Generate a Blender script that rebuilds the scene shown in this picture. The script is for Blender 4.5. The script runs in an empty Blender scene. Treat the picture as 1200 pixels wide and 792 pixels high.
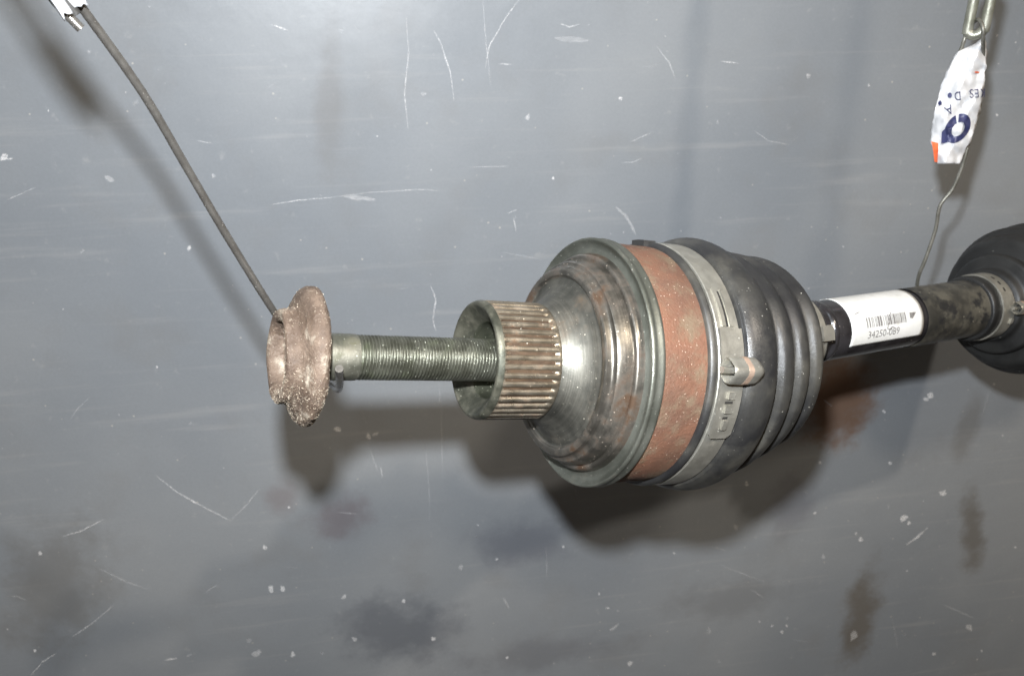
import bpy, bmesh, math, random
from mathutils import Vector, Matrix, noise
R_ = math.radians
sc = bpy.context.scene
COL = sc.collection
random.seed(7)

# ------------------------------------------------------------------ camera
PITCH = 25.0
F = 1050.0                                   # focal length in pixels of the 1200 px wide photograph
cam_d = bpy.data.cameras.new('camera'); cam = bpy.data.objects.new('camera', cam_d); COL.objects.link(cam)
CAM = Matrix.Translation((0, 0, 1.30)) @ Matrix.Rotation(R_(90 - PITCH), 4, 'X')
cam.matrix_world = CAM
cam_d.sensor_width = 36; cam_d.lens = 36 * F / 1200
cam_d.clip_start = 0.01; cam_d.clip_end = 50
cam_d.dof.use_dof = True; cam_d.dof.focus_distance = 0.315; cam_d.dof.aperture_fstop = 26
sc.camera = cam

# ------------------------------------------------------------------ light
w = bpy.data.worlds.new('World'); sc.world = w; w.use_nodes = True
nt = w.node_tree; nt.nodes.clear()
tc = nt.nodes.new('ShaderNodeTexCoord'); sep = nt.nodes.new('ShaderNodeSeparateXYZ')
rp = nt.nodes.new('ShaderNodeValToRGB'); bg = nt.nodes.new('ShaderNodeBackground'); wo = nt.nodes.new('ShaderNodeOutputWorld')
mr = nt.nodes.new('ShaderNodeMapRange'); mr.inputs['From Min'].default_value = -1; mr.inputs['From Max'].default_value = 1
nt.links.new(tc.outputs['Generated'], sep.inputs[0]); nt.links.new(sep.outputs['Z'], mr.inputs['Value'])
nt.links.new(mr.outputs[0], rp.inputs[0]); nt.links.new(rp.outputs[0], bg.inputs[0]); nt.links.new(bg.outputs[0], wo.inputs[0])
cr = rp.color_ramp
cr.elements[0].position = 0.0; cr.elements[0].color = (.05, .045, .04, 1)
cr.elements[1].position = 1.0; cr.elements[1].color = (.70, .56, .42, 1)
for p, c in ((.40, (.12, .08, .05, 1)), (.53, (.40, .29, .19, 1)), (.72, (.66, .56, .45, 1))):
    e = cr.elements.new(p); e.color = c
bg.inputs[1].default_value = 0.21

def C(u, v, d):                               # camera frame (right, up, distance) -> world
    return CAM @ Vector((u, v, -d))
def PX(px, py, d):                            # the point seen at a pixel, at its own distance
    return Vector(((px - 600) / F * d, (396 - py) / F * d, d))
def aim(o, src, dst):
    o.location = src
    o.rotation_euler = (dst - src).to_track_quat('-Z', 'Y').to_euler()
def area(name, src, dst, size, power, col, shape='DISK', sy=None):
    l = bpy.data.lights.new(name, 'AREA'); l.shape = shape; l.size = size
    if sy: l.size_y = sy
    l.energy = power; l.color = col
    o = bpy.data.objects.new(name, l); COL.objects.link(o); aim(o, src, dst); return o
area('camera_flash', C(-.008, .050, -.002), C(.0, .02, .5), .015, 3.7, (.935, .985, 1.045), 'DISK', .012)
area('ceiling_lamp', C(1.0, .90, -1.10), C(.05, 0, .4), .07, 13.5, (1.0, .88, .74))
area('ceiling_lamp', C(.18, .68, -1.50), C(.05, 0, .4), .18, 10.0, (1.0, .87, .70))
area('window_light', C(-.75, .80, -.60), C(-.1, 0, .5), 45e-2, 1.6, (.78, .89, 1.0))

vs = sc.view_settings
vs.view_transform = 'Standard'; vs.look = 'None'; vs.gamma = 1; vs.exposure = 0.14; vs.use_curve_mapping = False

# ------------------------------------------------------------------ materials
def nodes(name):
    m = bpy.data.materials.new(name); m.use_nodes = True
    t = m.node_tree; return m, t, t.nodes, t.links, t.nodes['Principled BSDF']
def mixc(N, L, fac, a, b, mode='MIX'):
    x = N.new('ShaderNodeMix'); x.data_type = 'RGBA'; x.blend_type = mode
    for s, v in ((x.inputs[0], fac), (x.inputs[6], a), (x.inputs[7], b)):
        if hasattr(v, 'links'): L.new(v, s)
        elif isinstance(v, (int, float)): s.default_value = v
        else: s.default_value = (*v, 1)
    return x.outputs[2]
def ramp(N, L, src, a, b, lo=0., hi=1.):
    x = N.new('ShaderNodeMapRange'); L.new(src, x.inputs[0])
    x.inputs[1].default_value = a; x.inputs[2].default_value = b; x.inputs[3].default_value = lo; x.inputs[4].default_value = hi
    x.clamp = True; x.interpolation_type = 'SMOOTHSTEP'; return x.outputs[0]
def noi(N, L, vec, scale, detail=4, rough=.55, off=None):
    x = N.new('ShaderNodeTexNoise'); x.inputs['Scale'].default_value = scale; x.inputs['Detail'].default_value = detail
    x.inputs['Roughness'].default_value = rough
    if vec is not None: L.new(vec, x.inputs['Vector'])
    return x.outputs['Fac']
def mth(N, L, op, a, b=None):
    x = N.new('ShaderNodeMath'); x.operation = op
    for s, v in zip(x.inputs, (a, b)):
        if v is None: continue
        if hasattr(v, 'links'): L.new(v, s)
        else: s.default_value = v
    return x.outputs[0]

def mat(name, c1, c2, scale=120, metal=0., r=(.4, .6), bump=.15, bscale=900, speck=.0, sscale=500, scol=(.7, .66, .58),
        c3=None, c3t=(.6, .7), c3scale=60, streak=0., sheen=0., spec=.5, coat=0.):
    m, t, N, L, P = nodes(name)
    tc = N.new('ShaderNodeTexCoord'); ob = tc.outputs['Object']
    n1 = ramp(N, L, noi(N, L, ob, scale, 6, .6), .35, .65)
    col = mixc(N, L, n1, c1, c2)
    n3 = None
    if c3:
        n3 = ramp(N, L, noi(N, L, ob, c3scale, 7, .65), *c3t)
        col = mixc(N, L, n3, col, c3)
    n2 = noi(N, L, ob, bscale, 4, .6)
    col = mixc(N, L, .35, col, mixc(N, L, n2, (.35, .35, .35), (1, 1, 1)), 'MULTIPLY')
    rr = ramp(N, L, noi(N, L, ob, scale * 1.7, 5, .6), .3, .7, *r)
    mt = metal
    h = n2
    if streak:
        mp = N.new('ShaderNodeMapping'); L.new(tc.outputs['UV'], mp.inputs[0]); mp.inputs['Scale'].default_value = (3, 1600, 1)
        st = noi(N, L, mp.outputs[0], 1, 3, .6)
        h = mth(N, L, 'ADD', mth(N, L, 'MULTIPLY', n2, .5), mth(N, L, 'MULTIPLY', st, streak))
        col = mixc(N, L, ramp(N, L, st, .35, .65, 0, .35), col, tuple(x * .45 for x in c1))
    if speck:
        def sp(sc_, dens, col_in, tone, seed):
            v = N.new('ShaderNodeTexVoronoi'); v.inputs['Scale'].default_value = sc_
            ad = N.new('ShaderNodeVectorMath'); ad.inputs[1].default_value = (seed, seed * .7, seed * 1.3)
            L.new(ob, ad.inputs[0]); L.new(ad.outputs[0], v.inputs['Vector'])
            d = ramp(N, L, v.outputs['Distance'], .12, .26, .75, 0)
            s = N.new('ShaderNodeSeparateColor'); L.new(v.outputs['Color'], s.inputs[0])
            k = mth(N, L, 'MULTIPLY', d, mth(N, L, 'GREATER_THAN', s.outputs[0], 1 - dens))
            return mixc(N, L, k, col_in, tone), k
        col, k1 = sp(sscale, speck, col, scol, .013)
        col, k2 = sp(sscale * 2.1, speck * .8, col, tuple(x * .8 for x in scol), .031)
        k = mth(N, L, 'MAXIMUM', k1, k2)
        mtn = mth(N, L, 'MULTIPLY', mth(N, L, 'SUBTRACT', 1, k), metal)
        if n3 is not None: mtn = mth(N, L, 'MULTIPLY', mtn, mth(N, L, 'SUBTRACT', 1, mth(N, L, 'MULTIPLY', n3, .8)))
        L.new(mtn, P.inputs['Metallic'])
        h = mth(N, L, 'ADD', h, mth(N, L, 'MULTIPLY', k, .8))
    else:
        P.inputs['Metallic'].default_value = metal
        if n3 is not None and metal: L.new(mth(N, L, 'MULTIPLY', mth(N, L, 'SUBTRACT', 1, mth(N, L, 'MULTIPLY', n3, .8)), metal), P.inputs['Metallic'])
    L.new(col, P.inputs['Base Color']); L.new(rr, P.inputs['Roughness'])
    P.inputs['Specular IOR Level'].default_value = spec
    P.inputs['Coat Weight'].default_value = coat; P.inputs['Coat Roughness'].default_value = .2
    b = N.new('ShaderNodeBump'); b.inputs['Strength'].default_value = bump; b.inputs['Distance'].default_value = .0006
    L.new(h, b.inputs['Height']); L.new(b.outputs[0], P.inputs['Normal'])
    return m

M = {}
M['thread'] = mat('oily_bolt_steel', (.10, .10, .075), (.17, .17, .135), 150, .75, (.32, .5), .25, 1500, .12, 900, (.6, .6, .5), c3=(.07, .08, .045), c3t=(.5, .75), c3scale=90)
M['shank'] = mat('worn_shank_steel', (.13, .13, .10), (.21, .20, .16), 130, .7, (.38, .55), .2, 1400, .1, 900, (.62, .6, .5), c3=(.10, .095, .06), c3t=(.5, .7), c3scale=160)
M['bolt_head'] = mat('crusted_bolt_head', (.085, .056, .038), (.17, .12, .085), 90, 0, (.5, .85), .9, 1300, .14, 1300, (.62, .52, .40), c3=(.42, .37, .29), c3t=(.55, .70), c3scale=95)
M['grit'] = mat('sandy_grit', (.26, .20, .14), (.46, .40, .31), 700, 0, (.6, .9), .3, 2500)
M['spline'] = mat('spline_steel', (.28, .235, .175), (.44, .385, .30), 110, .85, (.26, .42), .25, 1600, .05, 900, (.6, .55, .42), c3=(.16, .085, .045), c3t=(.52, .72), c3scale=120)
M['spline_root'] = mat('brown_spline_groove', (.06, .038, .024), (.11, .07, .042), 150, .4, (.45, .6), .3, 1600, .05, 900)
M['rim'] = mat('oily_collar_rim', (.06, .062, .046), (.15, .145, .11), 160, .6, (.40, .58), .2, 1500, .06, 1000, (.5, .5, .4), c3=(.20, .18, .14), c3t=(.6, .8), c3scale=90)
M['bore'] = mat('oily_dark_bore', (.06, .065, .045), (.12, .125, .09), 90, .7, (.3, .45), .3, 1300, .10, 1000, (.5, .5, .38))
M['disc'] = mat('polished_joint_face', (.12, .118, .102), (.24, .23, .195), 70, .80, (.42, .58), .12, 1500, .06, 800, (.6, .56, .45), c3=(.12, .085, .055), c3t=(.52, .75), c3scale=55, streak=.35)
M['step'] = mat('turned_joint_step', (.165, .152, .128), (.27, .25, .215), 80, .85, (.27, .42), .15, 1500, .08, 900, (.6, .5, .4), c3=(.085, .05, .03), c3t=(.44, .66), c3scale=75, streak=.4)
M['shield'] = mat('zinc_green_shield', (.135, .14, .115), (.225, .23, .195), 45, .7, (.32, .50), .2, 1400, .08, 900, (.5, .48, .42), c3=(.11, .085, .06), c3t=(.55, .75), c3scale=90)
M['rust'] = mat('light_rust_band', (.200, .092, .054), (.135, .070, .045), 60, 0, (.58, .8), .6, 1000, .16, 900, (.68, .52, .40), c3=(.175, .125, .08), c3t=(.44, .68), c3scale=110)
M['rubber'] = mat('dusty_black_rubber', (.016, .016, .017), (.036, .035, .032), 45, 0, (.32, .52), .15, 1100, .02, 800, (.45, .43, .38), c3=(.080, .075, .062), c3t=(.46, .76), c3scale=40, spec=.6)
M['rubber_clean'] = mat('clean_black_rubber', (.010, .010, .010), (.018, .018, .017), 60, 0, (.45, .6), .12, 1000, .01, 700, (.2, .2, .18))
M['steel'] = mat('clamp_stainless', (.44, .42, .36), (.56, .54, .47), 130, .75, (.30, .46), .12, 1700, .05, 1000, (.7, .68, .6), c3=(.25, .22, .16), c3t=(.58, .78), c3scale=120)
M['copper'] = mat('orange_heat_tint', (.60, .42, .31), (.54, .40, .31), 300, .5, (.35, .5), .1, 1600)
M['gloss'] = mat('glossy_black_shaft', (.012, .011, .012), (.03, .028, .03), 80, 0, (.10, .20), .05, 900, .02, 900, (.4, .35, .3), spec=.7, coat=.5, c3=(.09, .085, .07), c3t=(.60, .8), c3scale=60)
M['dusty'] = mat('dusty_shaft_paint', (.030, .029, .025), (.095, .088, .07), 70, 0, (.28, .5), .2, 900, .05, 600, (.30, .28, .22), c3=(.02, .02, .02), c3t=(.5, .62), c3scale=95)
M['wire'] = mat('drawn_steel_wire', (.19, .175, .155), (.25, .235, .21), 200, .75, (.20, .30), .02, 1800, .03, 1200)
M['wire_dark'] = mat('dull_thin_wire', (.16, .155, .13), (.24, .23, .20), 200, .5, (.4, .5), .15, 1800)
M['chain'] = mat('zinc_chain', (.24, .24, .19), (.34, .335, .28), 150, .6, (.38, .55), .2, 1500)
M['paper'] = mat('white_film', (.66, .66, .67), (.56, .56, .56), 90, 0, (.30, .45), .15, 500, c3=(.58, .55, .50), c3t=(.55, .8), c3scale=120)
M['label'] = mat('white_sticker', (.80, .80, .78), (.72, .72, .69), 60, 0, (.3, .4), .12, 300, c3=(.55, .52, .44), c3t=(.58, .8), c3scale=130)
M['ink'] = mat('grey_ink', (.13, .12, .12), (.26, .25, .24), 700, 0, (.5, .6), .0)
M['navy'] = mat('navy_ink', (.03, .035, .10), (.05, .055, .13), 300, 0, (.3, .45), .0)
M['orange'] = mat('orange_print', (.85, .16, .06), (.78, .14, .05), 200, 0, (.3, .4), .0)
M['hole'] = mat('dark_slot', (.01, .01, .01), (.02, .018, .015), 200, 0, (.7, .8), .0)

# wall paint: gloss grey, handled and smudged
m, t, N, L, P = nodes('grey_wall_paint')
ob = N.new('ShaderNodeTexCoord').outputs['Object']
a = ramp(N, L, noi(N, L, ob, 4, 4, .5), .3, .7)
col = mixc(N, L, a, (.190, .208, .228), (.262, .275, .286))
b_ = ramp(N, L, noi(N, L, ob, 22, 6, .6), .50, .75, 0, .22)
col = mixc(N, L, b_, col, (.18, .172, .16))
g = ramp(N, L, noi(N, L, ob, 160, 4, .6), .62, .78, 0, .25)
col = mixc(N, L, g, col, (.40, .40, .39))
col = mixc(N, L, .5, col, mixc(N, L, noi(N, L, ob, 700, 3, .7), (.82, .82, .82), (1.18, 1.18, 1.18)), 'MULTIPLY')
mpw = N.new('ShaderNodeMapping'); mpw.inputs['Scale'].default_value = (9, 9, 160); mpw.inputs['Rotation'].default_value = (0, R_(86), 0); L.new(ob, mpw.inputs[0])
col = mixc(N, L, ramp(N, L, noi(N, L, mpw.outputs[0], 1, 4, .6), .56, .74, 0, .22), col, (.36, .36, .355))
v = N.new('ShaderNodeTexVoronoi'); v.inputs['Scale'].default_value = 150; L.new(ob, v.inputs['Vector'])
s_ = N.new('ShaderNodeSeparateColor'); L.new(v.outputs['Color'], s_.inputs[0])
k = mth(N, L, 'MULTIPLY', mth(N, L, 'LESS_THAN', v.outputs['Distance'], .09), mth(N, L, 'GREATER_THAN', s_.outputs[0], .90))
col = mixc(N, L, mth(N, L, 'MULTIPLY', k, .6), col, (.48, .46, .42))
SHADE_SMEARS = []
def shade_smear(px, py, rx, ry, rot, tone, amt):                      # broken-edged dark patch: stains, soft shadows and reflections painted into the wall colour
    global col
    mp = N.new('ShaderNodeMapping'); mp.vector_type = 'TEXTURE'
    L.new(ob, mp.inputs[0]); SHADE_SMEARS.append((mp, px, py, rx, ry, rot))
    gd = N.new('ShaderNodeVectorMath'); gd.operation = 'LENGTH'; L.new(mp.outputs[0], gd.inputs[0])
    wob = mth(N, L, 'ADD', gd.outputs['Value'], mth(N, L, 'MULTIPLY', mth(N, L, 'SUBTRACT', noi(N, L, ob, 38, 9, .68), .5), 1.9))
    col = mixc(N, L, ramp(N, L, wob, .25, 1.15, amt, 0), col, tone)
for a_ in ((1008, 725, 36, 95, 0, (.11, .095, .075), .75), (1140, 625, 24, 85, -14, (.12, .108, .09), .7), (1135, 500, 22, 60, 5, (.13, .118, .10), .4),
           (470, 735, 95, 60, 15, (.10, .108, .125), .6), (612, 635, 80, 42, 10, (.11, .115, .14), .45), (980, 470, 66, 70, 0, (.16, .085, .045), .85), (400, 605, 46, 34, 0, (.16, .125, .13), .55),  # among these, painted soft shadows of the joint and bolt head
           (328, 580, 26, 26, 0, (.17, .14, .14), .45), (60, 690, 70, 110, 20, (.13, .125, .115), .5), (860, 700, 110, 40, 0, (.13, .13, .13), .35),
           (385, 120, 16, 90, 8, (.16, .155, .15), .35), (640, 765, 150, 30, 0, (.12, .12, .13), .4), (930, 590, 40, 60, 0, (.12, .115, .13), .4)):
    shade_smear(*a_)
L.new(col, P.inputs['Base Color'])
L.new(ramp(N, L, noi(N, L, ob, 14, 6, .6), .3, .7, .30, .44), P.inputs['Roughness'])
P.inputs['Specular IOR Level'].default_value = .5
bp = N.new('ShaderNodeBump'); bp.inputs['Strength'].default_value = .12; bp.inputs['Distance'].default_value = .002
L.new(noi(N, L, ob, 60, 5, .5), bp.inputs['Height']); L.new(bp.outputs[0], P.inputs['Normal'])
M['wall'] = m

# scratches and flecks: tone and opacity of each come from attributes of the fleck
m, t, N, L, P = nodes('paint_scratch')
at = N.new('ShaderNodeAttribute'); at.attribute_name = 'tone'
al = N.new('ShaderNodeAttribute'); al.attribute_name = 'cover'
ob = N.new('ShaderNodeTexCoord').outputs['Object']
L.new(at.outputs['Color'], P.inputs['Base Color']); P.inputs['Roughness'].default_value = .7
cv = mth(N, L, 'MULTIPLY', al.outputs['Fac'], ramp(N, L, noi(N, L, ob, 900, 4, .7), .34, .58, .25, 1))
L.new(cv, P.inputs['Alpha'])
M['scratch'] = m

# ------------------------------------------------------------------ object helpers
def tag(o, label=None, cat=None, group=None, kind=None):
    for k_, v_ in (('label', label), ('category', cat), ('group', group), ('kind', kind)):
        if v_: o[k_] = v_
    return o
def empty(name, loc_cam, label, cat, group=None):
    o = bpy.data.objects.new(name, None); COL.objects.link(o); o.location = C(*loc_cam); o.empty_display_size = .01
    bpy.context.view_layer.update()
    return tag(o, label, cat, group)
def smooth_by_angle(me, ang=35):
    bm = bmesh.new(); bm.from_mesh(me)
    for f in bm.faces: f.smooth = True
    for e in bm.edges:
        if len(e.link_faces) == 2 and e.calc_face_angle(0) > R_(ang): e.smooth = False
    bm.to_mesh(me); bm.free()
def obj(name, verts, faces, material, root=None, uvs=None, smooth=35, parent=None, solid=0, label=None, kind=None, recalc=True):
    """verts in the camera frame; stored relative to the root thing"""
    org = root.location if root else (parent.location if parent else Vector((0, 0, 0)))
    W = [C(*p) - org for p in verts]
    me = bpy.data.meshes.new(name); me.from_pydata(W, [], faces)
    if uvs:
        ul = me.uv_layers.new(name='UVMap')
        for lp in me.loops: ul.data[lp.index].uv = uvs[lp.vertex_index]
    if recalc:
        bm = bmesh.new(); bm.from_mesh(me); bmesh.ops.recalc_face_normals(bm, faces=bm.faces); bm.to_mesh(me); bm.free()
    if smooth: smooth_by_angle(me, smooth)
    me.materials.append(material)
    o = bpy.data.objects.new(name, me); COL.objects.link(o)
    if parent: o.parent = parent
    elif root: o.parent = root
    if solid:
        md = o.modifiers.new('thickness', 'SOLIDIFY'); md.thickness = solid; md.offset = 0
    return tag(o, label, None, None, kind)

class Axis:
    def __init__(s, P, d):
        s.P = Vector(P); s.d = Vector(d).normalized()
        s.a = (Vector((0, 0, -1)) - s.d * s.d.dot(Vector((0, 0, -1)))).normalized()     # towards the camera
        s.b = s.a.cross(s.d)
        if s.b.y < 0: s.b = -s.b                                                        # up
    def pt(s, t, R, ph):
        return s.P + s.d * t + (s.a * math.cos(ph) + s.b * math.sin(ph)) * R
th = R_(26.8)
J = Axis((-.0139, -.0078, .322), (math.cos(th), -.0297, math.sin(th)))                  # joint and bolt
Q = J.P + J.d * .060
S = Axis(Q, (.0964, .0125, .051))                                                       # shaft, through the joint's centre
def bent(t, R, ph):
    """joint axis turning into the shaft axis between t=.084 and t=.132"""
    k_ = min(1, max(0, (t - .082) / .05)); k_ = k_ * k_ * (3 - 2 * k_)
    d = J.d.lerp(S.d, k_).normalized()
    A = Axis(Q, d); return A.pt(t - .060, R, ph)

def refine(prof, n):
    """Catmull-Rom through profile points; a point with a third value True stays a corner"""
    P_ = [Vector((p[0], p[1])) for p in prof]; out = []
    for i in range(len(P_) - 1):
        p1, p2 = P_[i], P_[i + 1]
        p0 = P_[i - 1] if i and len(prof[i]) < 3 else p1
        p3 = P_[i + 2] if i + 2 < len(P_) and len(prof[i + 1]) < 3 else p2
        for j in range(n):
            t = j / n
            q = .5 * ((2 * p1) + (p2 - p0) * t + (2 * p0 - 5 * p1 + 4 * p2 - p3) * t * t + (3 * p1 - p0 - 3 * p2 + p3) * t ** 3)
            out.append((q.x, q.y))
    out.append((P_[-1].x, P_[-1].y)); return out
def lathe(name, A, prof, material, root=None, n=160, ph0=0, ph1=360, fn=None, parent=None, close=True, label=None, org=None, smooth=35, kind=None):
    """prof = (t, R) pairs; closed back on itself so that the part has thickness when close"""
    full = abs(ph1 - ph0) >= 360
    cols = n if full else n + 1
    vs_, uv = [], []
    ptf = A if callable(A) else A.pt
    for (t, R) in prof:
        for i in range(cols):
            ph = R_(ph0 + (ph1 - ph0) * i / n)
            tt, RR = (t, R) if fn is None else fn(t, R, ph)
            vs_.append(ptf(tt, RR, ph)); uv.append((ph / 6.2832, t))
    m_ = len(prof); fs = []
    rows = m_ if close else m_ - 1
    for j in range(rows):
        j2 = (j + 1) % m_
        for i in range(n if full else cols - 1):
            i2 = (i + 1) % cols
            fs.append((j * cols + i, j * cols + i2, j2 * cols + i2, j2 * cols + i))
    if close and not full:
        fs.append(tuple(j * cols for j in range(m_))); fs.append(tuple(j * cols + cols - 1 for j in range(m_))[::-1])
    return obj(name, vs_, fs, material, root, uv, smooth, parent, 0, label, kind)
def tube(name, pts, rad, material, root=None, n=14, sub=8, parent=None, label=None, caps=True):
    """round bar along a smooth path of camera-frame points"""
    P_ = [Vector(p) for p in pts]; path = []
    for i in range(len(P_) - 1):
        p0 = P_[max(i - 1, 0)]; p1 = P_[i]; p2 = P_[i + 1]; p3 = P_[min(i + 2, len(P_) - 1)]
        for j in range(sub):
            t = j / sub
            path.append(.5 * ((2 * p1) + (p2 - p0) * t + (2 * p0 - 5 * p1 + 4 * p2 - p3) * t * t + (3 * p1 - p0 - 3 * p2 + p3) * t ** 3))
    path.append(P_[-1])
    vs_, fs = [], []
    nrm = None
    for i, p in enumerate(path):
        tg = (path[min(i + 1, len(path) - 1)] - path[max(i - 1, 0)]).normalized()
        if nrm is None: nrm = tg.orthogonal().normalized()
        nrm = (nrm - tg * nrm.dot(tg)).normalized(); bn = tg.cross(nrm)
        rr = rad(i / (len(path) - 1)) if callable(rad) else rad
        for k_ in range(n):
            an = 6.28318 * k_ / n; vs_.append(p + (nrm * math.cos(an) + bn * math.sin(an)) * rr)
    for i in range(len(path) - 1):
        for k_ in range(n):
            k2 = (k_ + 1) % n; fs.append((i * n + k_, i * n + k2, (i + 1) * n + k2, (i + 1) * n + k_))
    if caps:
        fs.append(tuple(range(n))[::-1]); fs.append(tuple((len(path) - 1) * n + k_ for k_ in range(n)))
    return obj(name, vs_, fs, material, root, None, 40, parent, 0, label)
def patch(name, A, t0, t1, a0, a1, r0, r1, material, root=None, parent=None, n=12, label=None, cut=0, fn=None):
    """curved plate on a cylinder, between two radii; cut clips the corners of its lower end"""
    vs_ = []; ptf = A if callable(A) else A.pt
    for i in range(n + 1):
        ph = a0 + (a1 - a0) * i / n
        c = cut if i == 0 else 0
        for (t, r) in ((t0 + c, r0), (t1 - c, r0), (t1 - c, r1), (t0 + c, r1)):
            vs_.append(ptf(t, r, R_(ph)))
    fs = [(0, 1, 2, 3), tuple(4 * n + q for q in (3, 2, 1, 0))]
    for i in range(n):
        for q in range(4):
            q2 = (q + 1) % 4; fs.append((4 * i + q, 4 * i + q2, 4 * i + 4 + q2, 4 * i + 4 + q))
    return obj(name, vs_, fs, material, root, None, 30, parent, 0, label)

# ------------------------------------------------------------------ the wall
YAW = 10.0; CW = .50
nW = Vector((-math.sin(R_(YAW)), math.cos(R_(YAW)) * math.sin(R_(PITCH)), math.cos(R_(YAW)) * math.cos(R_(PITCH))))
def WP(px, py, off=0.):
    d = Vector(((px - 600) / F, (396 - py) / F, 1)); return d * ((CW - off) / nW.dot(d))
cen = C(*WP(600, 396))
wr = Vector((math.cos(R_(YAW)), math.sin(R_(YAW)), 0))           # along the wall, to the right
fwd = Vector((-math.sin(R_(YAW)), math.cos(R_(YAW)), 0))         # into the wall
me = bpy.data.meshes.new('wall')
bm = bmesh.new()
for dx in (-1.6, 1.6):
    for dy in (0, .03):
        for z in (0., 2.4):
            bm.verts.new(wr * dx + fwd * dy + Vector((0, 0, z - cen.z)))
bm.verts.ensure_lookup_table()
for f in ((0, 1, 5, 4), (2, 6, 7, 3), (0, 2, 3, 1), (4, 5, 7, 6), (1, 3, 7, 5), (0, 4, 6, 2)): bm.faces.new([bm.verts[i] for i in f])
bmesh.ops.recalc_face_normals(bm, faces=bm.faces); bm.to_mesh(me); bm.free()
me.materials.append(M['wall'])
wall = bpy.data.objects.new('wall', me); COL.objects.link(wall); wall.location = cen
tag(wall, 'scratched glossy grey painted wall behind the drive shaft', None, None, 'structure')
bpy.context.view_layer.update()

for mp, px, py, rx, ry, rot in SHADE_SMEARS:                          # each painted dark patch sits at its own spot in the wall's coordinates
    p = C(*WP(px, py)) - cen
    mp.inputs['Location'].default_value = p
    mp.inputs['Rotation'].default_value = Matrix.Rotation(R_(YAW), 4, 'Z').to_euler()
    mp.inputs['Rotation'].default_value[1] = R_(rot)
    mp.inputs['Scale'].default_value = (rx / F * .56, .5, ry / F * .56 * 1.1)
sv, sf, stone, scov = [], [], [], []
def fleck(pts, width, tone, cover):
    """a scratch: a thin ribbon along wall pixels, tapering at its ends, a tenth of a millimetre proud"""
    dense = []
    for i in range(len(pts) - 1):
        for j in range(8):
            k_ = j / 8; dense.append((pts[i][0] * (1 - k_) + pts[i + 1][0] * k_ + random.uniform(-.35, .35), pts[i][1] * (1 - k_) + pts[i + 1][1] * k_ + random.uniform(-.35, .35)))
    dense.append(pts[-1]); n = len(dense); b0 = len(sv); off = random.uniform(.00008, .0004)
    for i, (x, y) in enumerate(dense):
        xa, ya = dense[max(i - 1, 0)]; xb, yb = dense[min(i + 1, n - 1)]
        l = math.hypot(xb - xa, yb - ya) or 1; nx, ny = -(yb - ya) / l, (xb - xa) / l
        ww = width * .62 * (.25 + .75 * math.sin(math.pi * i / (n - 1))) * random.uniform(.5, 1.2) / 2
        sv.append(WP(x + nx * ww, y + ny * ww, off)); sv.append(WP(x - nx * ww, y - ny * ww, off))
    for i in range(n - 1): sf.append((b0 + 2 * i, b0 + 2 * i + 1, b0 + 2 * i + 3, b0 + 2 * i + 2)); stone.append(tone); scov.append(cover * random.uniform(.45, .75))
def blot(x, y, r, tone, cover, asp=1.):
    r *= .68; cover *= .6; n = random.randint(6, 9); b0 = len(sv); an = random.uniform(0, 3.14); off = random.uniform(.00008, .0004)
    for i in range(n):
        q = 6.2832 * i / n; rr = r * random.uniform(.45, 1.15)
        dx, dy = math.cos(q) * rr * asp, math.sin(q) * rr
        sv.append(WP(x + dx * math.cos(an) - dy * math.sin(an), y + dx * math.sin(an) + dy * math.cos(an), off))
    sf.append(tuple(range(b0, b0 + n))); stone.append(tone); scov.append(cover)
WH = (.58, .58, .57); YE = (.55, .44, .26); DK = (.09, .085, .08); BE = (.45, .38, .30)
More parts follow.
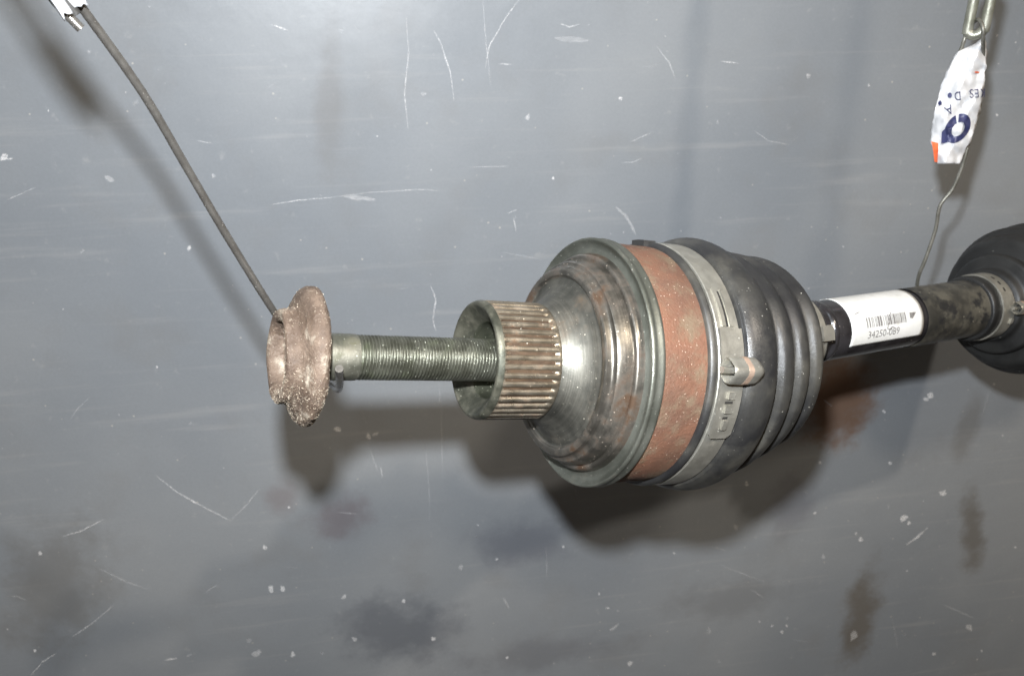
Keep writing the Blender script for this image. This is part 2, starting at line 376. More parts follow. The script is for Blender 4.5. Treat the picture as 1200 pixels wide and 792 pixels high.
for pts, wd, tn, cv_ in (
    ([(476, 22), (479, 60), (474, 110), (478, 150)], 2.2, WH, .55), ([(508, 35), (516, 50), (528, 85), (532, 118)], 2.4, WH, .6),
    ([(608, 0), (592, 22), (573, 55), (569, 80)], 2.0, WH, .75), ([(566, 0), (569, 45), (575, 100)], 1.6, WH, .45),
    ([(318, 240), (350, 235), (392, 231)], 2.2, WH, .7), ([(392, 231), (430, 226), (490, 222), (520, 224)], 1.7, WH, .45),
    ([(505, 335), (511, 352), (507, 374), (511, 388)], 2.6, WH, .6), ([(498, 520), (502, 560), (504, 610)], 1.6, WH, .35),
    ([(514, 440), (517, 490), (519, 560)], 1.4, WH, .30), ([(183, 557), (205, 575), (235, 592), (270, 610)], 2.6, (.50, .48, .43), .8),
    ([(270, 610), (290, 590), (305, 572)], 1.8, WH, .5), ([(74, 628), (95, 622), (122, 608)], 2.4, BE, .75),
    ([(85, 746), (105, 732), (133, 709)], 2.0, WH, .8), ([(36, 791), (50, 775), (66, 765)], 2.2, WH, .85),
    ([(83, 490), (90, 480), (105, 465)], 1.6, WH, .35), ([(8, 235), (42, 219)], 1.8, WH, .55), ([(590, 296), (640, 305)], 1.4, WH, .3),
    ([(550, 196), (595, 195)], 1.6, WH, .45), ([(595, 250), (606, 246)], 2.0, WH, .7), ([(602, 255), (605, 272)], 2.2, WH, .6),
    ([(585, 75), (600, 76)], 1.8, WH, .6), ([(740, 166), (765, 155)], 2.2, WH, .45), ([(655, 28), (668, 32), (680, 28)], 3.2, WH, .5),
    ([(770, 55), (785, 75), (791, 92)], 2.6, WH, .4), ([(845, 72), (866, 75)], 3.0, (.52, .48, .40), .55), ([(882, 152), (900, 165), (925, 170)], 1.4, (.45, .42, .36), .5),
    ([(1062, 638), (1075, 629), (1087, 618)], 4.0, (.46, .45, .27), .85), ([(1105, 708), (1128, 718), (1142, 724)], 2.0, (.42, .40, .36), .4),
    ([(845, 662), (870, 672), (897, 681)], 1.8, WH, .35), ([(835, 640), (850, 645)], 1.8, WH, .5), ([(672, 563), (676, 590)], 1.8, WH, .3),
    ([(640, 640), (641, 676)], 1.6, WH, .35), ([(446, 545), (448, 560)], 2., WH, .5), ([(430, 515), (438, 540), (443, 552)], 1.8, BE, .5),
    ([(721, 630), (780, 624)], 1.4, WH, .2), ([(1160, 455), (1150, 490)], 1.4, BE, .3), ([(965, 468), (975, 476)], 1.8, BE, .6),
    ([(395, 600), (420, 602)], 2.6, WH, .4), ([(240, 694), (256, 684)], 2., WH, .5), ([(318, 29), (338, 36)], 3.2, (.52, .50, .46), .8),
    ([(0, 187), (16, 186)], 4, (.52, .50, .47), .7), ([(230, 165), (248, 168)], 2, WH, .5), ([(115, 665), (145, 680), (172, 690)], 4, DK, .22),
    ([(193, 773), (207, 771)], 4, DK, .8), ([(218, 769), (225, 766)], 3, DK, .5), ([(400, 230), (440, 234)], 9, (.13, .13, .13), .35),
    ([(722, 243), (735, 255), (745, 275)], 7, DK, .35), ([(650, 45), (690, 48)], 14, (.16, .155, .14), .22),
    ([(1045, 720), (1052, 760)], 1.6, BE, .2), ([(880, 690), (895, 700)], 1.8, WH, .4), ([(590, 700), (596, 712)], 5, (.38, .38, .36), .4)):
    fleck(pts, wd, tn, cv_)
for x, y, r_, tn, cv_, asp in ((618, 138, 6, WH, .55, 1.2), (727, 116, 3.4, WH, .9, 1.2), (648, 209, 3, (.62, .60, .30), .9, 1), (318, 690, 5, YE, 1, 1.3), (331, 689, 4.4, YE, 1, 1.4),
    (1058, 607, 7, (.60, .60, .58), 1, 1.3), (1065, 613, 4, WH, 1, 1), (1090, 463, 5.5, (.60, .46, .24), 1, 1.3), (1084, 468, 4, BE, .8, 1.6), (1043, 543, 4, YE, 1, 1), (1036, 482, 3.4, YE, 1, 1),
    (1190, 641, 2.5, (.7, .6, .1), 1, 1), (955, 601, 2.6, YE, 1, 1), (961, 542, 3, WH, .9, 1), (875, 567, 4, WH, .8, 1.4), (1008, 632, 5, (.55, .56, .60), .9, 1.3), (1003, 625, 3, WH, .7, 1), (1105, 577, 5, BE, .9, 1.8),
    (395, 502, 5, YE, .9, 1.8), (432, 512, 4, BE, .8, 1.8), (440, 508, 4, YE, .6, 2), (473, 704, 4, (.62, .42, .2), 1, 1), (403, 699, 4, BE, .9, 1.6), (343, 766, 5, (.5, .48, .3), .9, 1), (415, 748, 5, BE, .7, 1),
    (508, 748, 3.6, WH, .95, 1.2), (594, 770, 3, BE, .9, 1.5), (540, 665, 5, WH, .45, 1.2), (310, 641, 4.6, WH, .9, 1), (339, 594, 2.4, WH, 1, 1), (41, 762, 3.2, (.62, .5, .12), 1, 1), (47, 648, 4, (.45, .25, .2), .9, 1),
    (184, 430, 2.2, (.6, .6, .6), 1, 1), (222, 291, 5, BE, .9, 1), (250, 206, 4, WH, .4, 1), (128, 210, 6, WH, .4, 1.6), (5, 184, 7, BE, .8, 1.5), (582, 655, 3, YE, .9, 1), (560, 615, 2.4, YE, .9, 1), (660, 640, 2.6, WH, .9, 1),
    (702, 696, 3, BE, .9, .5), (712, 712, 4, BE, .8, .5), (905, 733, 3, WH, .9, 1), (922, 733, 3, WH, .9, 1), (916, 740, 3, YE, .9, 1), (890, 728, 2, YE, .8, 1), (947, 90, 5, (.4, .4, .38), .5, 1), (1018, 100, 3, WH, .7, 1),
    (738, 777, 5, BE, .7, 1.5), (720, 735, 3, WH, .4, 4), (790, 648, 2.6, WH, .7, 1), (1168, 42, 3, BE, .7, 1), (1095, 766, 4, (.6, .57, .4), .8, 1), (1150, 762, 2, WH, .9, 1), (1136, 735, 5, WH, .6, 1.8), (1000, 745, 8, (.36, .35, .30), .5, 1.5),
    (1168, 135, 2.6, YE, .9, 1), (1190, 50, 2, WH, .8, 1), (1175, 510, 2.4, WH, .8, 1), (1165, 450, 2.6, WH, .8, 1), (1170, 75, 2, WH, .7, 1), (300, 765, 9, DK, .55, 1.1), (292, 750, 6, DK, .3, 1), (862, 618, 5, DK, .3, 1.4), (965, 652, 5, DK, .35, 1)):
    blot(x, y, r_, tn, cv_, asp)
for _ in range(230):                                              # fine dust and chips
    x, y = random.uniform(-150, 1350), random.uniform(-120, 920)
    if random.random() < .72: blot(x, y, random.uniform(.5, 1.5), random.choice((WH, WH, BE, YE, (.42, .42, .41))), random.uniform(.3, .9), random.uniform(.8, 1.8))
    elif random.random() < .5: blot(x, y, random.uniform(2, 5), random.choice((WH, (.34, .34, .34))), random.uniform(.10, .3), random.uniform(.8, 2.2))
    else:
        q = random.uniform(0, 3.14); l = random.uniform(4, 26); fleck([(x, y), (x + l * .5 * math.cos(q), y + l * .5 * math.sin(q)), (x + l * math.cos(q + .2), y + l * math.sin(q + .2))], random.uniform(.8, 1.8), WH, random.uniform(.15, .5))
sc_o = obj('paint_scratches', sv, sf, M['scratch'], wall, None, 0, None, 0, None, 'stuff', recalc=False)
ca = sc_o.data.attributes.new('tone', 'FLOAT_COLOR', 'FACE'); cb = sc_o.data.attributes.new('cover', 'FLOAT', 'FACE')
for i in range(len(sf)): ca.data[i].color = (*stone[i], 1); cb.data[i].value = scov[i]

# ------------------------------------------------------------------ the drive shaft
ds = empty('drive_shaft', tuple(J.P), 'car drive shaft with rusty joint and ribbed black rubber boot, hanging before the wall', 'drive shaft')
# splined collar: outer shell with teeth, hollow at its front end
NT = 42; RC = .0216
def spl(t, R, ph):
    if R > .0205 and .0012 < t < .0242:
        x = (ph * NT / 6.28318) % 1
        cut = max(0, min(1, (.5 - abs(x - .5)) * 4.4 - .42))       # 0 in the groove, 1 on the crest
        cut = cut * cut * (3 - 2 * cut)
        run = min(1, max(0, (t - .0016) / .0016)) * min(1, max(0, (.0238 - t) / .0022))
        return t, R - .00115 * (1 - cut) * run
    return t, R
rim = [(.0050, .0141), (.0040, .0150), (.0024, .0166), (.0012, .0181), (.0003, .0191), (-.0002, .0199), (.0000, .0207), (.0008, .02125), (.0016, .0215), (.0022, .0216)]
lathe('collar_rim', J, refine(rim, 3), M['rim'], ds, 128, close=False)
pf = [(.0060, .0202), (.0020, .0208), (.00195, .02155)]
pf += [(.0019 + i * (.0223) / 26, .0216) for i in range(1, 27)] + [(.0246, .0214), (.0250, .0205), (.0252, .012)]
lathe('splined_collar', J, pf, M['spline'], ds, NT * 12, fn=spl, smooth=50)
lathe('collar_bore', J, refine([(.0049, .0142), (.0058, .0137), (.0110, .0133), (.0118, .0124), (.0120, .0108), (.0300, .0102), (.0302, .0005)], 3), M['bore'], ds, 96, close=False)
# brown grime lying in each groove
for i in range(NT):
    ph = 360 / NT * i
    sp = patch('spline_groove', J, .0034, .0221, ph - 1.6, ph + 1.6, .02040, .02082, M['spline_root'], ds, n=2)
# joint face, from the neck behind the collar to the first edge
lathe('joint_face', J, refine([(.0215, .0190), (.0240, .0204), (.0275, .0222), (.0308, .0248), (.0331, .0276), (.0343, .0299), (.0350, .0313, 1), (.0346, .0321, 1), (.0420, .0300), (.0420, .017)], 5), M['disc'], ds, 160, close=False)
lathe('joint_housing', J, refine([(.0349, .0316), (.0344, .0322, 1), (.0337, .0327), (.0336, .0343), (.0342, .0353, 1), (.0360, .0357), (.0368, .0367), (.0372, .0376), (.0400, .0386), (.0424, .0391, 1), (.0424, .0401), (.0430, .0409), (.0440, .0412, 1), (.0500, .0412), (.0500, .031)], 5), M['step'], ds, 180, close=False)
sh = refine([(.0450, .0405), (.0460, .0424), (.0463, .0436), (.0459, .0448, 1), (.0453, .0456), (.0446, .0464), (.0447, .0471), (.0456, .0474), (.0468, .0470), (.0478, .0471), (.0491, .0474), (.0500, .0470), (.0503, .0462), (.0500, .0440), (.0480, .0405)], 4)
lathe('dust_shield', J, sh, M['shield'], ds, 180)
lathe('housing_band', J, refine([(.0470, .0440), (.0490, .0456), (.0510, .0460), (.0600, .0459), (.0690, .0458), (.0705, .0450), (.071, .043)], 5), M['rust'], ds, 180, close=False)
# outer boot
bp_ = refine([(.0690, .0440), (.0688, .0455), (.0692, .0471), (.0706, .0478), (.0716, .0474), (.0722, .0466, 1), (.0830, .0466, 1), (.0836, .0482), (.0846, .0492), (.0870, .0504), (.0915, .0512), (.0955, .0505), (.0985, .0482), (.0998, .0478),
             (.1015, .0482), (.1040, .0486), (.1068, .0478), (.1088, .0466), (.1098, .0463), (.1115, .0465), (.1142, .0468), (.1168, .0459), (.1184, .0447), (.1194, .0445), (.1212, .0448), (.1240, .0452), (.1262, .0436), (.1272, .0405),
             (.1275, .0350), (.1310, .0300), (.1380, .0255), (.1460, .0205), (.1510, .0178), (.1575, .0174), (.1583, .0166), (.1580, .0130)], 5)
GR = (.0992, .1094, .1190)
def boot_fn(t, R, ph):
    for g_ in GR:
        q = (t - g_) / .0030
        if abs(q) < 1: R -= .0042 * (1 - q * q) ** 2 * max(0, (-math.sin(ph - .35)) * .85 + .08)
    if .084 < t < .128: R += .00035 * math.sin(2 * ph + 1) + .00025 * math.sin(3 * ph + t * 80) - .0085 * max(0, math.sin(ph - .15)) ** 1.5 * min(1, max(0, (t - .090) / .034))
    return t, R
lathe('rubber_boot', bent, bp_, M['rubber'], ds, 200, fn=boot_fn, close=False, smooth=60)
# lug on the boot's lip, seen at its top
patch('boot_lug', J, .0672, .0725, 81, 91, .0455, .0483, M['rubber'], ds)
# big clamp
cl = lathe('boot_clamp', J, [(.0724, .0462), (.0724, .0474), (.0727, .0477), (.0823, .0477), (.0826, .0474), (.0826, .0462)], M['steel'], ds, 180)
patch('clamp_strap', J, .0727, .0826, -31, 17, .0476, .0489, M['steel'], parent=None, root=ds, n=24, cut=.0016)
for a0, a1, t0, t1 in ((-12.5, -9.5, .0762, .0790), (-18.5, -15, .0758, .0788), (-26, -22, .0765, .0785)):
    patch('clamp_tooth', J, t0, t1, a0, a1, .0486, .0499, M['steel'], ds, n=3)
patch('clamp_slot', J, .0756, .0790, -14.6, -13.6, .0480, .04905, M['hole'], ds, n=2)
patch('clamp_slot', J, .0762, .0784, -21.4, -20.4, .0480, .04905, M['hole'], ds, n=2)
for t0 in (.0748, .0783):
    patch('clamp_bead', J, t0, t0 + .0016, 18, 36, .0475, .0484, M['steel'], ds, n=12)
patch('clamp_slot', J, .0768, .0778, 18, 35, .0474, .04785, M['hole'], ds, n=12)

def ear(A, t0, t1, ph, Rb, r, wall_t, root, tip=None):
    """rolled barrel of a clamp: open at its near end, tongue inside"""
    c0 = A.pt(t0, Rb, R_(ph)); c1 = A.pt(t1, Rb, R_(ph)); d = (c1 - c0)
    B = Axis(c0, d); L_ = d.length
    prof = [(.0006, r - wall_t), (0, r - wall_t * .5), (.0005, r - .0001), (.0015, r), (L_ * .62, r * 1.02), (L_ * .82, r * .98), (L_ * .95, r * .8), (L_, r * .45), (L_ + .0002, .0003), (L_ - wall_t, .0003), (L_ * .9, r * .55), (L_ * .6, r - wall_t)]
    def sq(t, R, p): return t, R * (1 + .07 * math.cos(4 * p))
    e = lathe('clamp_ear', B, prof, M['steel'], root, 40, fn=sq, smooth=50)
    o_ = e
    mid = c0 - d.normalized() * .0022
    tube('clamp_tongue', [mid + A.b * r * .05, c0 + d * .4], r * .28, M['steel'], parent=None, root=root, n=8, sub=2)
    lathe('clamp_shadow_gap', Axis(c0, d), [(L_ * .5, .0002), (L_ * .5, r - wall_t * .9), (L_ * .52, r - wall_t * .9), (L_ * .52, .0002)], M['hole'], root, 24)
    if tip: lathe('heat_mark', B, [(L_ * .42, r * .9), (L_ * .42, r * 1.025), (L_ * .58, r * 1.03), (L_ * .58, r * .9)], M['copper'], root, 40, fn=sq)
    return e
ear(J, .0722, .0862, -.5, .0520, .0045, .0009, ds, True)
# shaft
lathe('shaft', S, [(.08, .0128), (.1060, .0128)] + refine([(.1062, .0130), (.1072, .0139), (.1088, .0139), (.1098, .0133)], 4) + [(.1105, .0135), (.1690, .0135), (.1692, .0130)], M['gloss'], ds, 96, close=False)
lathe('shaft_sleeve', S, refine([(.1680, .0125), (.1684, .0137), (.1700, .0141), (.2060, .0143), (.2140, .0143), (.2170, .0140)], 5), M['dusty'], ds, 96, close=False)
lathe('boot_clamp', S, [(.0890, .0172), (.0890, .0182), (.0965, .0182), (.0965, .0172)], M['steel'], ds, 96, label='small steel clamp at the narrow end of the near boot')
patch('clamp_ear', S, .0915, .0978, -10, 8, .0170, .0212, M['steel'], ds, n=6)
# far boot
fb = refine([(.2120, .0143), (.2124, .0158), (.2145, .0163), (.2170, .0160, 1), (.2290, .0160, 1), (.2300, .0178), (.2325, .0192), (.2335, .0225), (.2345, .0250), (.2375, .0256), (.2395, .0246), (.2405, .0275), (.2415, .0318), (.2440, .0340),
             (.2475, .0350), (.2500, .0372), (.2530, .0384), (.2565, .0380), (.2590, .0365), (.2620, .0390), (.2700, .0402), (.2850, .0405), (.3000, .0400), (.3400, .0395), (.3420, .036), (.3430, .001)], 5)
lathe('inner_boot', S, fb, M['rubber_clean'], ds, 160, close=False, smooth=60)
lathe('boot_clamp', S, [(.2185, .0158), (.2185, .0168), (.2272, .0168), (.2272, .0158)], M['steel'], ds, 96, label='small steel clamp on the neck of the far boot')
ear(S, .2235, .2310, -8, .0195, .0031, .0007, ds, True)
patch('clamp_tooth', S, .2245, .2265, -35, -26, .0165, .0176, M['steel'], ds, n=3)
for a0 in (22, 36, 50):
    patch('clamp_slot', S, .2220, .2232, a0, a0 + 7, .0164, .01688, M['hole'], ds, n=3)

# barcode sticker
LR = .01362; T0, T1, A0, A1 = .1165, .1635, -38, 112
vs_, fs = [], []
NA, NTT = 40, 24
for i in range(NA + 1):
    for j in range(NTT + 1):
        fa, ft = i / NA, j / NTT
        x = T0 + (T1 - T0) * ft; an = A0 + (A1 - A0) * fa
        e = max(0, (fa - .82) / .18) ; x = T0 + (T1 - .006 * e * e - T0) * ft
        vs_.append(S.pt(x, LR + .00015, R_(an)))
for i in range(NA):
    for j in range(NTT):
        p = i * (NTT + 1) + j; fs.append((p, p + 1, p + NTT + 2, p + NTT + 1))
lab = obj('barcode_label', vs_, fs, M['label'], ds, solid=.00012)
def on_label(x, y):                                   # x, y in mm from the label's lower left corner
    return S.pt(T0 + x * .00105, LR + .00034, R_(A0) + y * .001 / LR)
def label_quads(name, quads):
    vs_, fs = [], []
    for q in quads:
        b0 = len(vs_); vs_ += [on_label(*p) for p in q]; fs.append(tuple(range(b0, b0 + len(q))))
    return obj(name, vs_, fs, M['ink'], parent=lab, root=None, smooth=0, recalc=False)
# (children of the label are stored relative to the shaft's origin, which the label shares)
def child_obj(name, pts3, fs, material, par):
    W = [C(*p) - ds.location for p in pts3]
    me = bpy.data.meshes.new(name); me.from_pydata(W, [], fs); me.materials.append(material)
    o = bpy.data.objects.new(name, me); COL.objects.link(o); o.parent = par; return o
x = 9.
rb = random.Random(5); vs_, fs = [], []
while x < 33:
    wd = rb.choice((.35, .35, .7, 1.05)); ga = rb.choice((.4, .5, .9))
    b0 = len(vs_)
    for q in range(6): vs_ += [on_label(x, 7.8 + q * .9), on_label(x + wd, 7.8 + q * .9)]
    for q in range(5): fs.append((b0 + 2 * q, b0 + 2 * q + 1, b0 + 2 * q + 3, b0 + 2 * q + 2))
    x += wd + ga
child_obj('barcode', vs_, fs, M['ink'], lab)
vs_ = [on_label(36, 9.3), on_label(37.6, 9.0), on_label(40.6, 11.6), on_label(36.2, 11.8)]
child_obj('printed_arrow', vs_, [(0, 1, 2, 3)], M['ink'], lab)
vs_ = [on_label(3, 14.2), on_label(7, 15.2), on_label(7, 15.5), on_label(3, 14.5)]
child_obj('pen_line', vs_, [(0, 1, 2, 3)], M['ink'], lab)
def pen(pts, wd=.28):
    vs_, fs = [], []
    for i, (x, y) in enumerate(pts):
        a_, b2 = pts[max(i - 1, 0)], pts[min(i + 1, len(pts) - 1)]; l = math.hypot(b2[0] - a_[0], b2[1] - a_[1]) or 1
        nx, ny = -(b2[1] - a_[1]) / l * wd / 2, (b2[0] - a_[0]) / l * wd / 2
        vs_ += [on_label(x + nx, y + ny), on_label(x - nx, y - ny)]
    for i in range(len(pts) - 1): fs.append((2 * i, 2 * i + 1, 2 * i + 3, 2 * i + 2))
    return child_obj('pen_stroke', vs_, fs, M['ink'], lab)
pen([(25, 13.2), (23.2, 10.5), (22, 8), (21.4, 6.2), (22.6, 5.6), (24.4, 6.6), (25.6, 6.2)], .42)
def text_mesh(s, size):
    cu = bpy.data.curves.new('t', 'FONT'); cu.body = s; cu.size = size; cu.resolution_u = 3
    o = bpy.data.objects.new('t', cu); COL.objects.link(o)
    dg = bpy.context.evaluated_depsgraph_get(); me = o.evaluated_get(dg).to_mesh()
    V = [tuple(v.co) for v in me.vertices]; Fc = [tuple(p.vertices) for p in me.polygons]
    o.evaluated_get(dg).to_mesh_clear(); bpy.data.objects.remove(o); bpy.data.curves.remove(cu); return V, Fc
V, Fc = text_mesh('34250-089', 4.6)
child_obj('printed_number', [on_label(9.5 + v[0], 3.0 + v[1]) for v in V], Fc, M['ink'], lab)

# ------------------------------------------------------------------ axle bolt
bo = empty('axle_bolt', tuple(J.pt(-.058, 0, 0)), 'rusty flanged axle bolt crusted with sand, its thread held in the splined collar', 'bolt')
hp = refine([(-.0650, .0006), (-.0652, .0098), (-.0672, .0112), (-.0708, .0118), (-.0722, .0128), (-.0726, .0142), (-.0718, .0152), (-.0700, .0156), (-.0682, .0156), (-.0664, .0164), (-.0648, .0184), (-.0634, .0207), (-.0620, .0222), (-.0602, .0229),
             (-.0586, .0231), (-.0570, .0228), (-.0556, .0219), (-.0546, .0200), (-.0544, .0150), (-.0540, .0082), (-.0535, .0078)], 8)
hp = [(-.0567 + (t + .0535) * .71, R) for t, R in hp]
def crust(t, R, ph):
    p = J.pt(t, R, ph)
    n_ = noise.noise(p * 110) * .0005 + noise.noise(p * 420) * .00014 + noise.noise(p * 1100) * .00012
    low = max(0, -math.sin(ph)) 
    n_ += low * (.0005 * noise.noise(p * 260) + .0004 * abs(noise.noise(p * 1500)))
    k_ = 0
    if R > .0125 and t < -.0652: k_ = .0002 * math.cos(6 * ph)
    if R > .019: k_ += -.0006 * max(0, math.cos(ph + 2.2)) + .0006 * math.sin(2 * ph)
    if R < .012: n_ *= 2 if R > .008 else 1
    return t + n_ * .6 * (1 if R > .002 else 0), max(.0003, R + n_ + k_)
head = lathe('bolt_head', J, hp, M['bolt_head'], bo, 260, fn=crust, close=False, smooth=180)
# grit clinging to the head
vs_, fs = [], []
rg = random.Random(3)
for _ in range(15000):
    i = rg.randrange(8, len(hp) - 22); t, R = hp[i]; ph = rg.uniform(-2.2, 1.9)
    if rg.random() > (.16 + .84 * max(0, -math.sin(ph - .1))) * (.35 + 1.3 * max(0, noise.noise(J.pt(t, R, ph) * 130) + .35)): continue
    t2, R2 = crust(t, R, ph); c_ = J.pt(t2, R2, ph); r_ = rg.choice((.00006, .00008, .00010, .00013, .00020))
    b0 = len(vs_)
    vs_ += [c_ + Vector((rg.uniform(-1, 1), rg.uniform(-1, 1), rg.uniform(-1, 1))).normalized() * r_ * 1.5 for _ in range(4)]
    fs += [(b0, b0 + 1, b0 + 2), (b0, b0 + 2, b0 + 3), (b0, b0 + 3, b0 + 1), (b0 + 1, b0 + 3, b0 + 2)]
obj('sand_grit', vs_, fs, M['grit'], bo, smooth=0, kind='stuff', recalc=False)
lathe('shank', J, refine([(-.0590, .0077), (-.0545, .0077), (-.0535, .0076), (-.0531, .0079), (-.0460, .0079), (-.0438, .0078)], 4), M['shank'], bo, 72, close=False)
PT = .00118
def thr(t, R, ph):
    x = ((t / PT) - ph / 6.28318) % 1
    run = min(1, max(0, (t + .0445) / .002))
    hgt = .5 - .5 * math.cos(6.28318 * x); hgt = min(1, hgt * 1.35)
    return t, R - .00075 * (1 - hgt) * run
lathe('thread', J, [(-.0442 + i * PT / 7, .0077) for i in range(int(.062 / PT * 7))], M['thread'], bo, 72, fn=thr, close=False, smooth=80)
lathe('bolt_tip', J, [(.0170, .0074), (.0180, .0069), (.0182, .0005)], M['thread'], bo, 48, close=False)

# ------------------------------------------------------------------ left hanging wire
def PXl(lst): return [PX(*p) for p in lst]
lw = empty('hanging_wire', tuple(PX(320, 365, .305)), 'thick bare steel wire with white tape at its top, hooked round the axle bolt', 'wire')
tube('wire_strand', PXl([(-40, -200, .203), (10, -124, .216), (50, -60, .226), (84, -8, .235), (98.5, 12.6, .239), (167, 108.6, .2565), (222, 202, .274), (268, 280, .288), (319, 362, .306), (352, 408, .322), (378, 440, .326), (394, 455, .312), (397, 454, .299), (398, 446, .288), (397.5, 432, .2780)]), .00128, M['wire'], lw, n=18)
tube('wire_end', PXl([(-50, -175, .213), (10, -85, .220), (52, -15, .227), (74, 12, .2305), (88, 27, .2325), (95, 34, .2335)]), .00125, M['wire'], lw, n=16)
# tape wrapped round both strands
def strip(name, a, b, wid, depth_dir, root, material):
    A_, B_ = Vector(a), Vector(b); d = (B_ - A_).normalized(); s_ = d.cross(Vector((0, 0, 1))).normalized(); vs_ = []; n = 14; m_ = 6
    rr = random.Random(wid * 1e5)
    for i in range(n + 1):
        for j in range(m_ + 1):
            q = -1 + 2 * j / m_
            p = A_.lerp(B_, i / n) + s_ * q * wid / 2 + Vector((0, 0, -1)) * (.0016 * (1 - q * q) + rr.uniform(-.0001, .0001)) + Vector((0, 0, -.0006))
            if i == n: p += d * rr.uniform(-.0006, .0006)
            vs_.append(p)
    fs = [(i * (m_ + 1) + j, i * (m_ + 1) + j + 1, (i + 1) * (m_ + 1) + j + 1, (i + 1) * (m_ + 1) + j) for i in range(n) for j in range(m_)]
    return obj(name, vs_, fs, material, root, solid=.0002)
strip('white_tape', PX(40, -72, .2225), PX(95, 11, .2345), .0046, 1, lw, M['paper'])
strip('white_tape', PX(18, -72, .219), PX(82, 21, .2285), .0030, 1, lw, M['paper'])
tube('tape_core', PXl([(60, -30, .2295), (80, 4, .2325), (90, 18, .234)]), .0014, M['hole'], lw, n=10)

# ------------------------------------------------------------------ right: chain link, thin wire, paper
ch = empty('steel_chain', tuple(PX(1142, 30, .384)), 'short zinc steel chain coming down at the top right above the paper tag', 'chain')
UP = Vector((0, math.cos(R_(PITCH)), -math.sin(R_(PITCH))))
def link(c, h, w_, side, rad, name='chain_link'):
    pts = []
    for i in range(40):
        a_ = 6.28318 * i / 40; x_ = math.cos(a_) * w_ / 2; y_ = math.sin(a_) * w_ / 2 + (h / 2 - w_ / 2) * (1 if math.sin(a_) >= 0 else -1)
        pts.append(c + side * x_ + UP * y_)
    pts += pts[:1]
    return tube(name, pts, rad, M['chain'], ch, n=16, sub=2, caps=False)
lb = PX(1142.5, 41, .385)                       # centre of the lowest link's lower bar
sd1 = Vector((.86, 0, -.5)); sd2 = Vector((.5, 0, .86))
H = .027; Wd = .0066
c1_ = lb + UP * (H / 2 - .0001); link(c1_, H, Wd, sd1, .0022)
c2_ = c1_ + UP * (H - .0042); link(c2_, H, Wd, sd2, .0022)
c3_ = c2_
for i in range(9):
    c3_ = c3_ + UP * (H - .0042); link(c3_, H, Wd, sd1 if i % 2 == 0 else sd2, .0022)
tw = empty('hanging_wire', tuple(PX(1075, 335, .44)), 'thin bent wire running from the chain past the paper tag to the shaft', 'wire')
tube('wire_strand', PXl([(1120, 72, .392), (1127, 56, .389), (1131, 44, .387), (1137, 32, .388), (1142, 25, .386), (1148, 24, .379), (1152, 34, .377), (1152, 46, .380), (1152, 70, .392), (1151, 100, .399),
     (1146, 135, .402), (1138, 155, .4035), (1133, 175, .405), (1127, 197, .409), (1116, 222, .414), (1104, 237, .417), (1100, 247, .419), (1096, 270, .424), (1084, 305, .431), (1077, 322, .436), (1075, 340, .443), (1082, 372, .452), (1098, 402, .450)]), .00085, M['wire_dark'], tw, n=12)
tube('wire_tail', PXl([(1120, 72, .392), (1116, 76, .391), (1112, 84, .3925)]), .0008, M['wire_dark'], tw, n=10)

tg = empty('paper_tag', tuple(PX(1125, 110, .40)), 'crumpled white plastic strip with navy print and orange corner, wrapped on the thin wire', 'tag')
BND = [(45, 1150, 1154), (52, 1142, 1156), (60, 1123, 1156.5), (66, 1118, 1156.5), (80, 1111, 1155), (100, 1103, 1153.5), (120, 1098, 1151), (135, 1094, 1147), (150, 1091.5, 1143), (165, 1090, 1138), (172, 1093, 1134), (192, 1097.5, 1125)]
def lr(y):
    for a_, b2 in zip(BND, BND[1:]):
        if a_[0] <= y <= b2[0]:
            k_ = (y - a_[0]) / (b2[0] - a_[0]); return a_[1] + (b2[1] - a_[1]) * k_, a_[2] + (b2[2] - a_[2]) * k_
    return BND[-1][1:]
def sheet(x, y, off=0.):
    l, r = lr(min(192, max(45, y))); fx = (x - l) / max(1, r - l)
    d = .385 + (y - 45) / 147 * .0145
    d += .0032 * (2 * fx - 1) ** 2                                     # rolled round the wire
    f1 = abs(((x * .7 + y * .35) / 17) % 1 - .5); f2 = abs(((x * .45 - y * .5) / 26) % 1 - .5)
    d += (f1 - .25) * .0042 + (f2 - .25) * .0050 + noise.noise(Vector((x / 8, y / 11, 3))) * .0016
    return PX(x, y, d - off)
vs_, fs = [], []; NY, NX = 66, 20
for i in range(NY + 1):
    y = 45 + 147 * i / NY; l, r = lr(y)
    for j in range(NX + 1): vs_.append(sheet(l + (r - l) * j / NX + noise.noise(Vector((j * 2., i * .35, 0))) * .6 + (noise.noise(Vector((j // NX * 9., i * .3, 4))) * 1.8 if j in (0, NX) else 0), y))
for i in range(NY):
    for j in range(NX): p = i * (NX + 1) + j; fs.append((p, p + 1, p + NX + 2, p + NX + 1))
pa = obj('paper_strip', vs_, fs, M['paper'], tg, smooth=25, solid=.00015)
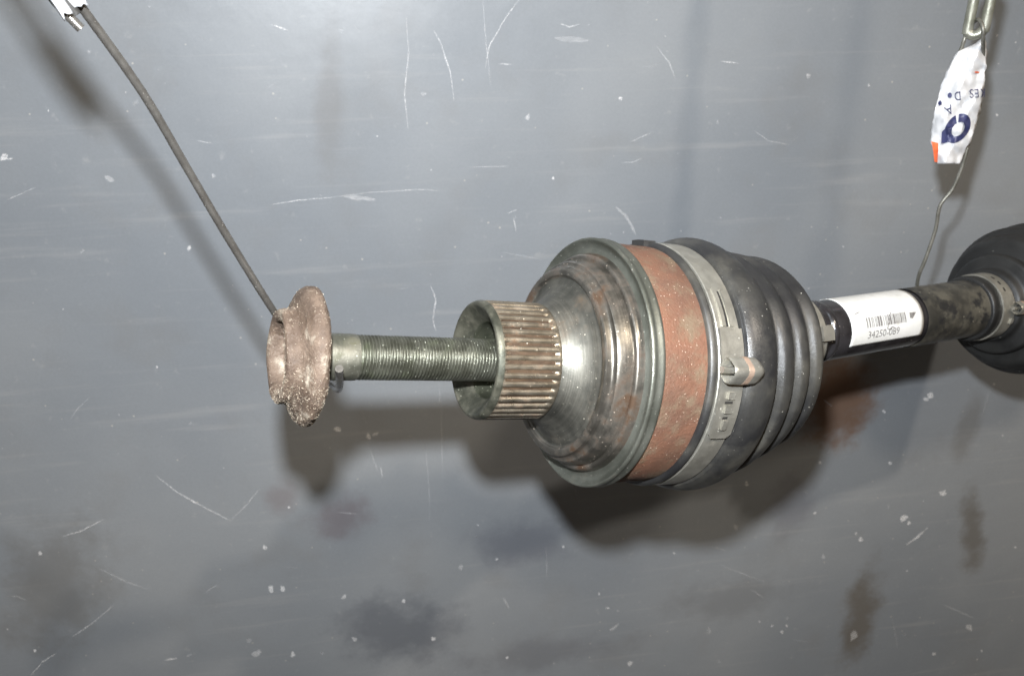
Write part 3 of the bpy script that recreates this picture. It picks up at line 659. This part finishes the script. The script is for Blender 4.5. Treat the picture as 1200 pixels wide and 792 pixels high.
def prnt(name, V, Fc, material, cuts=1):
    W = [C(*sheet(x, y, .0014)) - tg.location for x, y in V]
    me = bpy.data.meshes.new(name); me.from_pydata(W, [], Fc); me.materials.append(material)
    o = bpy.data.objects.new(name, me); COL.objects.link(o); o.parent = pa; return o
def ptxt(s, size, x, y, rot, sx=1., name='printed_lettering'):        # printed upside down on the strip, as in the photograph
    V, Fc = text_mesh(s, size); a_ = R_(rot)
    W_ = []
    for v_ in V:
        X, Y = v_[0] * sx, v_[1]
        W_.append((x + X * math.cos(a_) - Y * math.sin(a_), y - (X * math.sin(a_) + Y * math.cos(a_))))
    prnt(name, W_, Fc, M['navy'])
ptxt('ES', 14.5, 1147.5, 104.5, 183, .86); ptxt('D', 14.5, 1126, 107.5, 184, .75); ptxt('K', 14.5, 1154.5, 104, 183, .62)
ptxt('A', 15, 1114.5, 122.5, 205, .95)
def disc(cx, cy, rx, ry, n=12): return [(cx + rx * math.cos(6.2832 * i / n), cy + ry * math.sin(6.2832 * i / n)) for i in range(n)]
prnt('printed_dot', disc(1113, 112, 2.6, 3.2), [tuple(range(12))], M['navy'])
prnt('printed_dot', disc(1101.5, 121, 2.2, 3.0), [tuple(range(12))], M['navy'])
V, Fc = [], []
n = 48
for i in range(n + 1):                                               # the big open ring
    a_ = R_(-98 + 346 * i / n); tk = .50 + .10 * math.sin(a_ + .8)
    ro = 1.0
    for k_ in (1., .86, .72, tk * .98):
        X, Y = math.cos(a_) * 15.5 * k_, math.sin(a_) * 18 * k_; V.append((1122 + X * .97 + Y * -.22, 150.5 + Y * .95 + X * -.12))
for i in range(n):
    for k_ in range(3): Fc.append((4 * i + k_, 4 * i + k_ + 1, 4 * i + 5 + k_, 4 * i + 4 + k_))
prnt('printed_ring', V, Fc, M['navy'])
prnt('printed_corner', [(1091.5, 165.5), (1099.5, 168), (1099.5, 175), (1098.6, 190.5), (1095.2, 190), (1093.5, 176)], [(0, 1, 2, 5), (2, 3, 4, 5)], M['orange'])
prnt('printed_mark', [(1103.5, 155), (1107.5, 151), (1110.5, 167), (1103, 168.5)], [(0, 1, 2, 3)], M['navy'])
prnt('printed_mark', disc(1145, 85, 3, 1.1, 8), [tuple(range(8))], M['orange'])
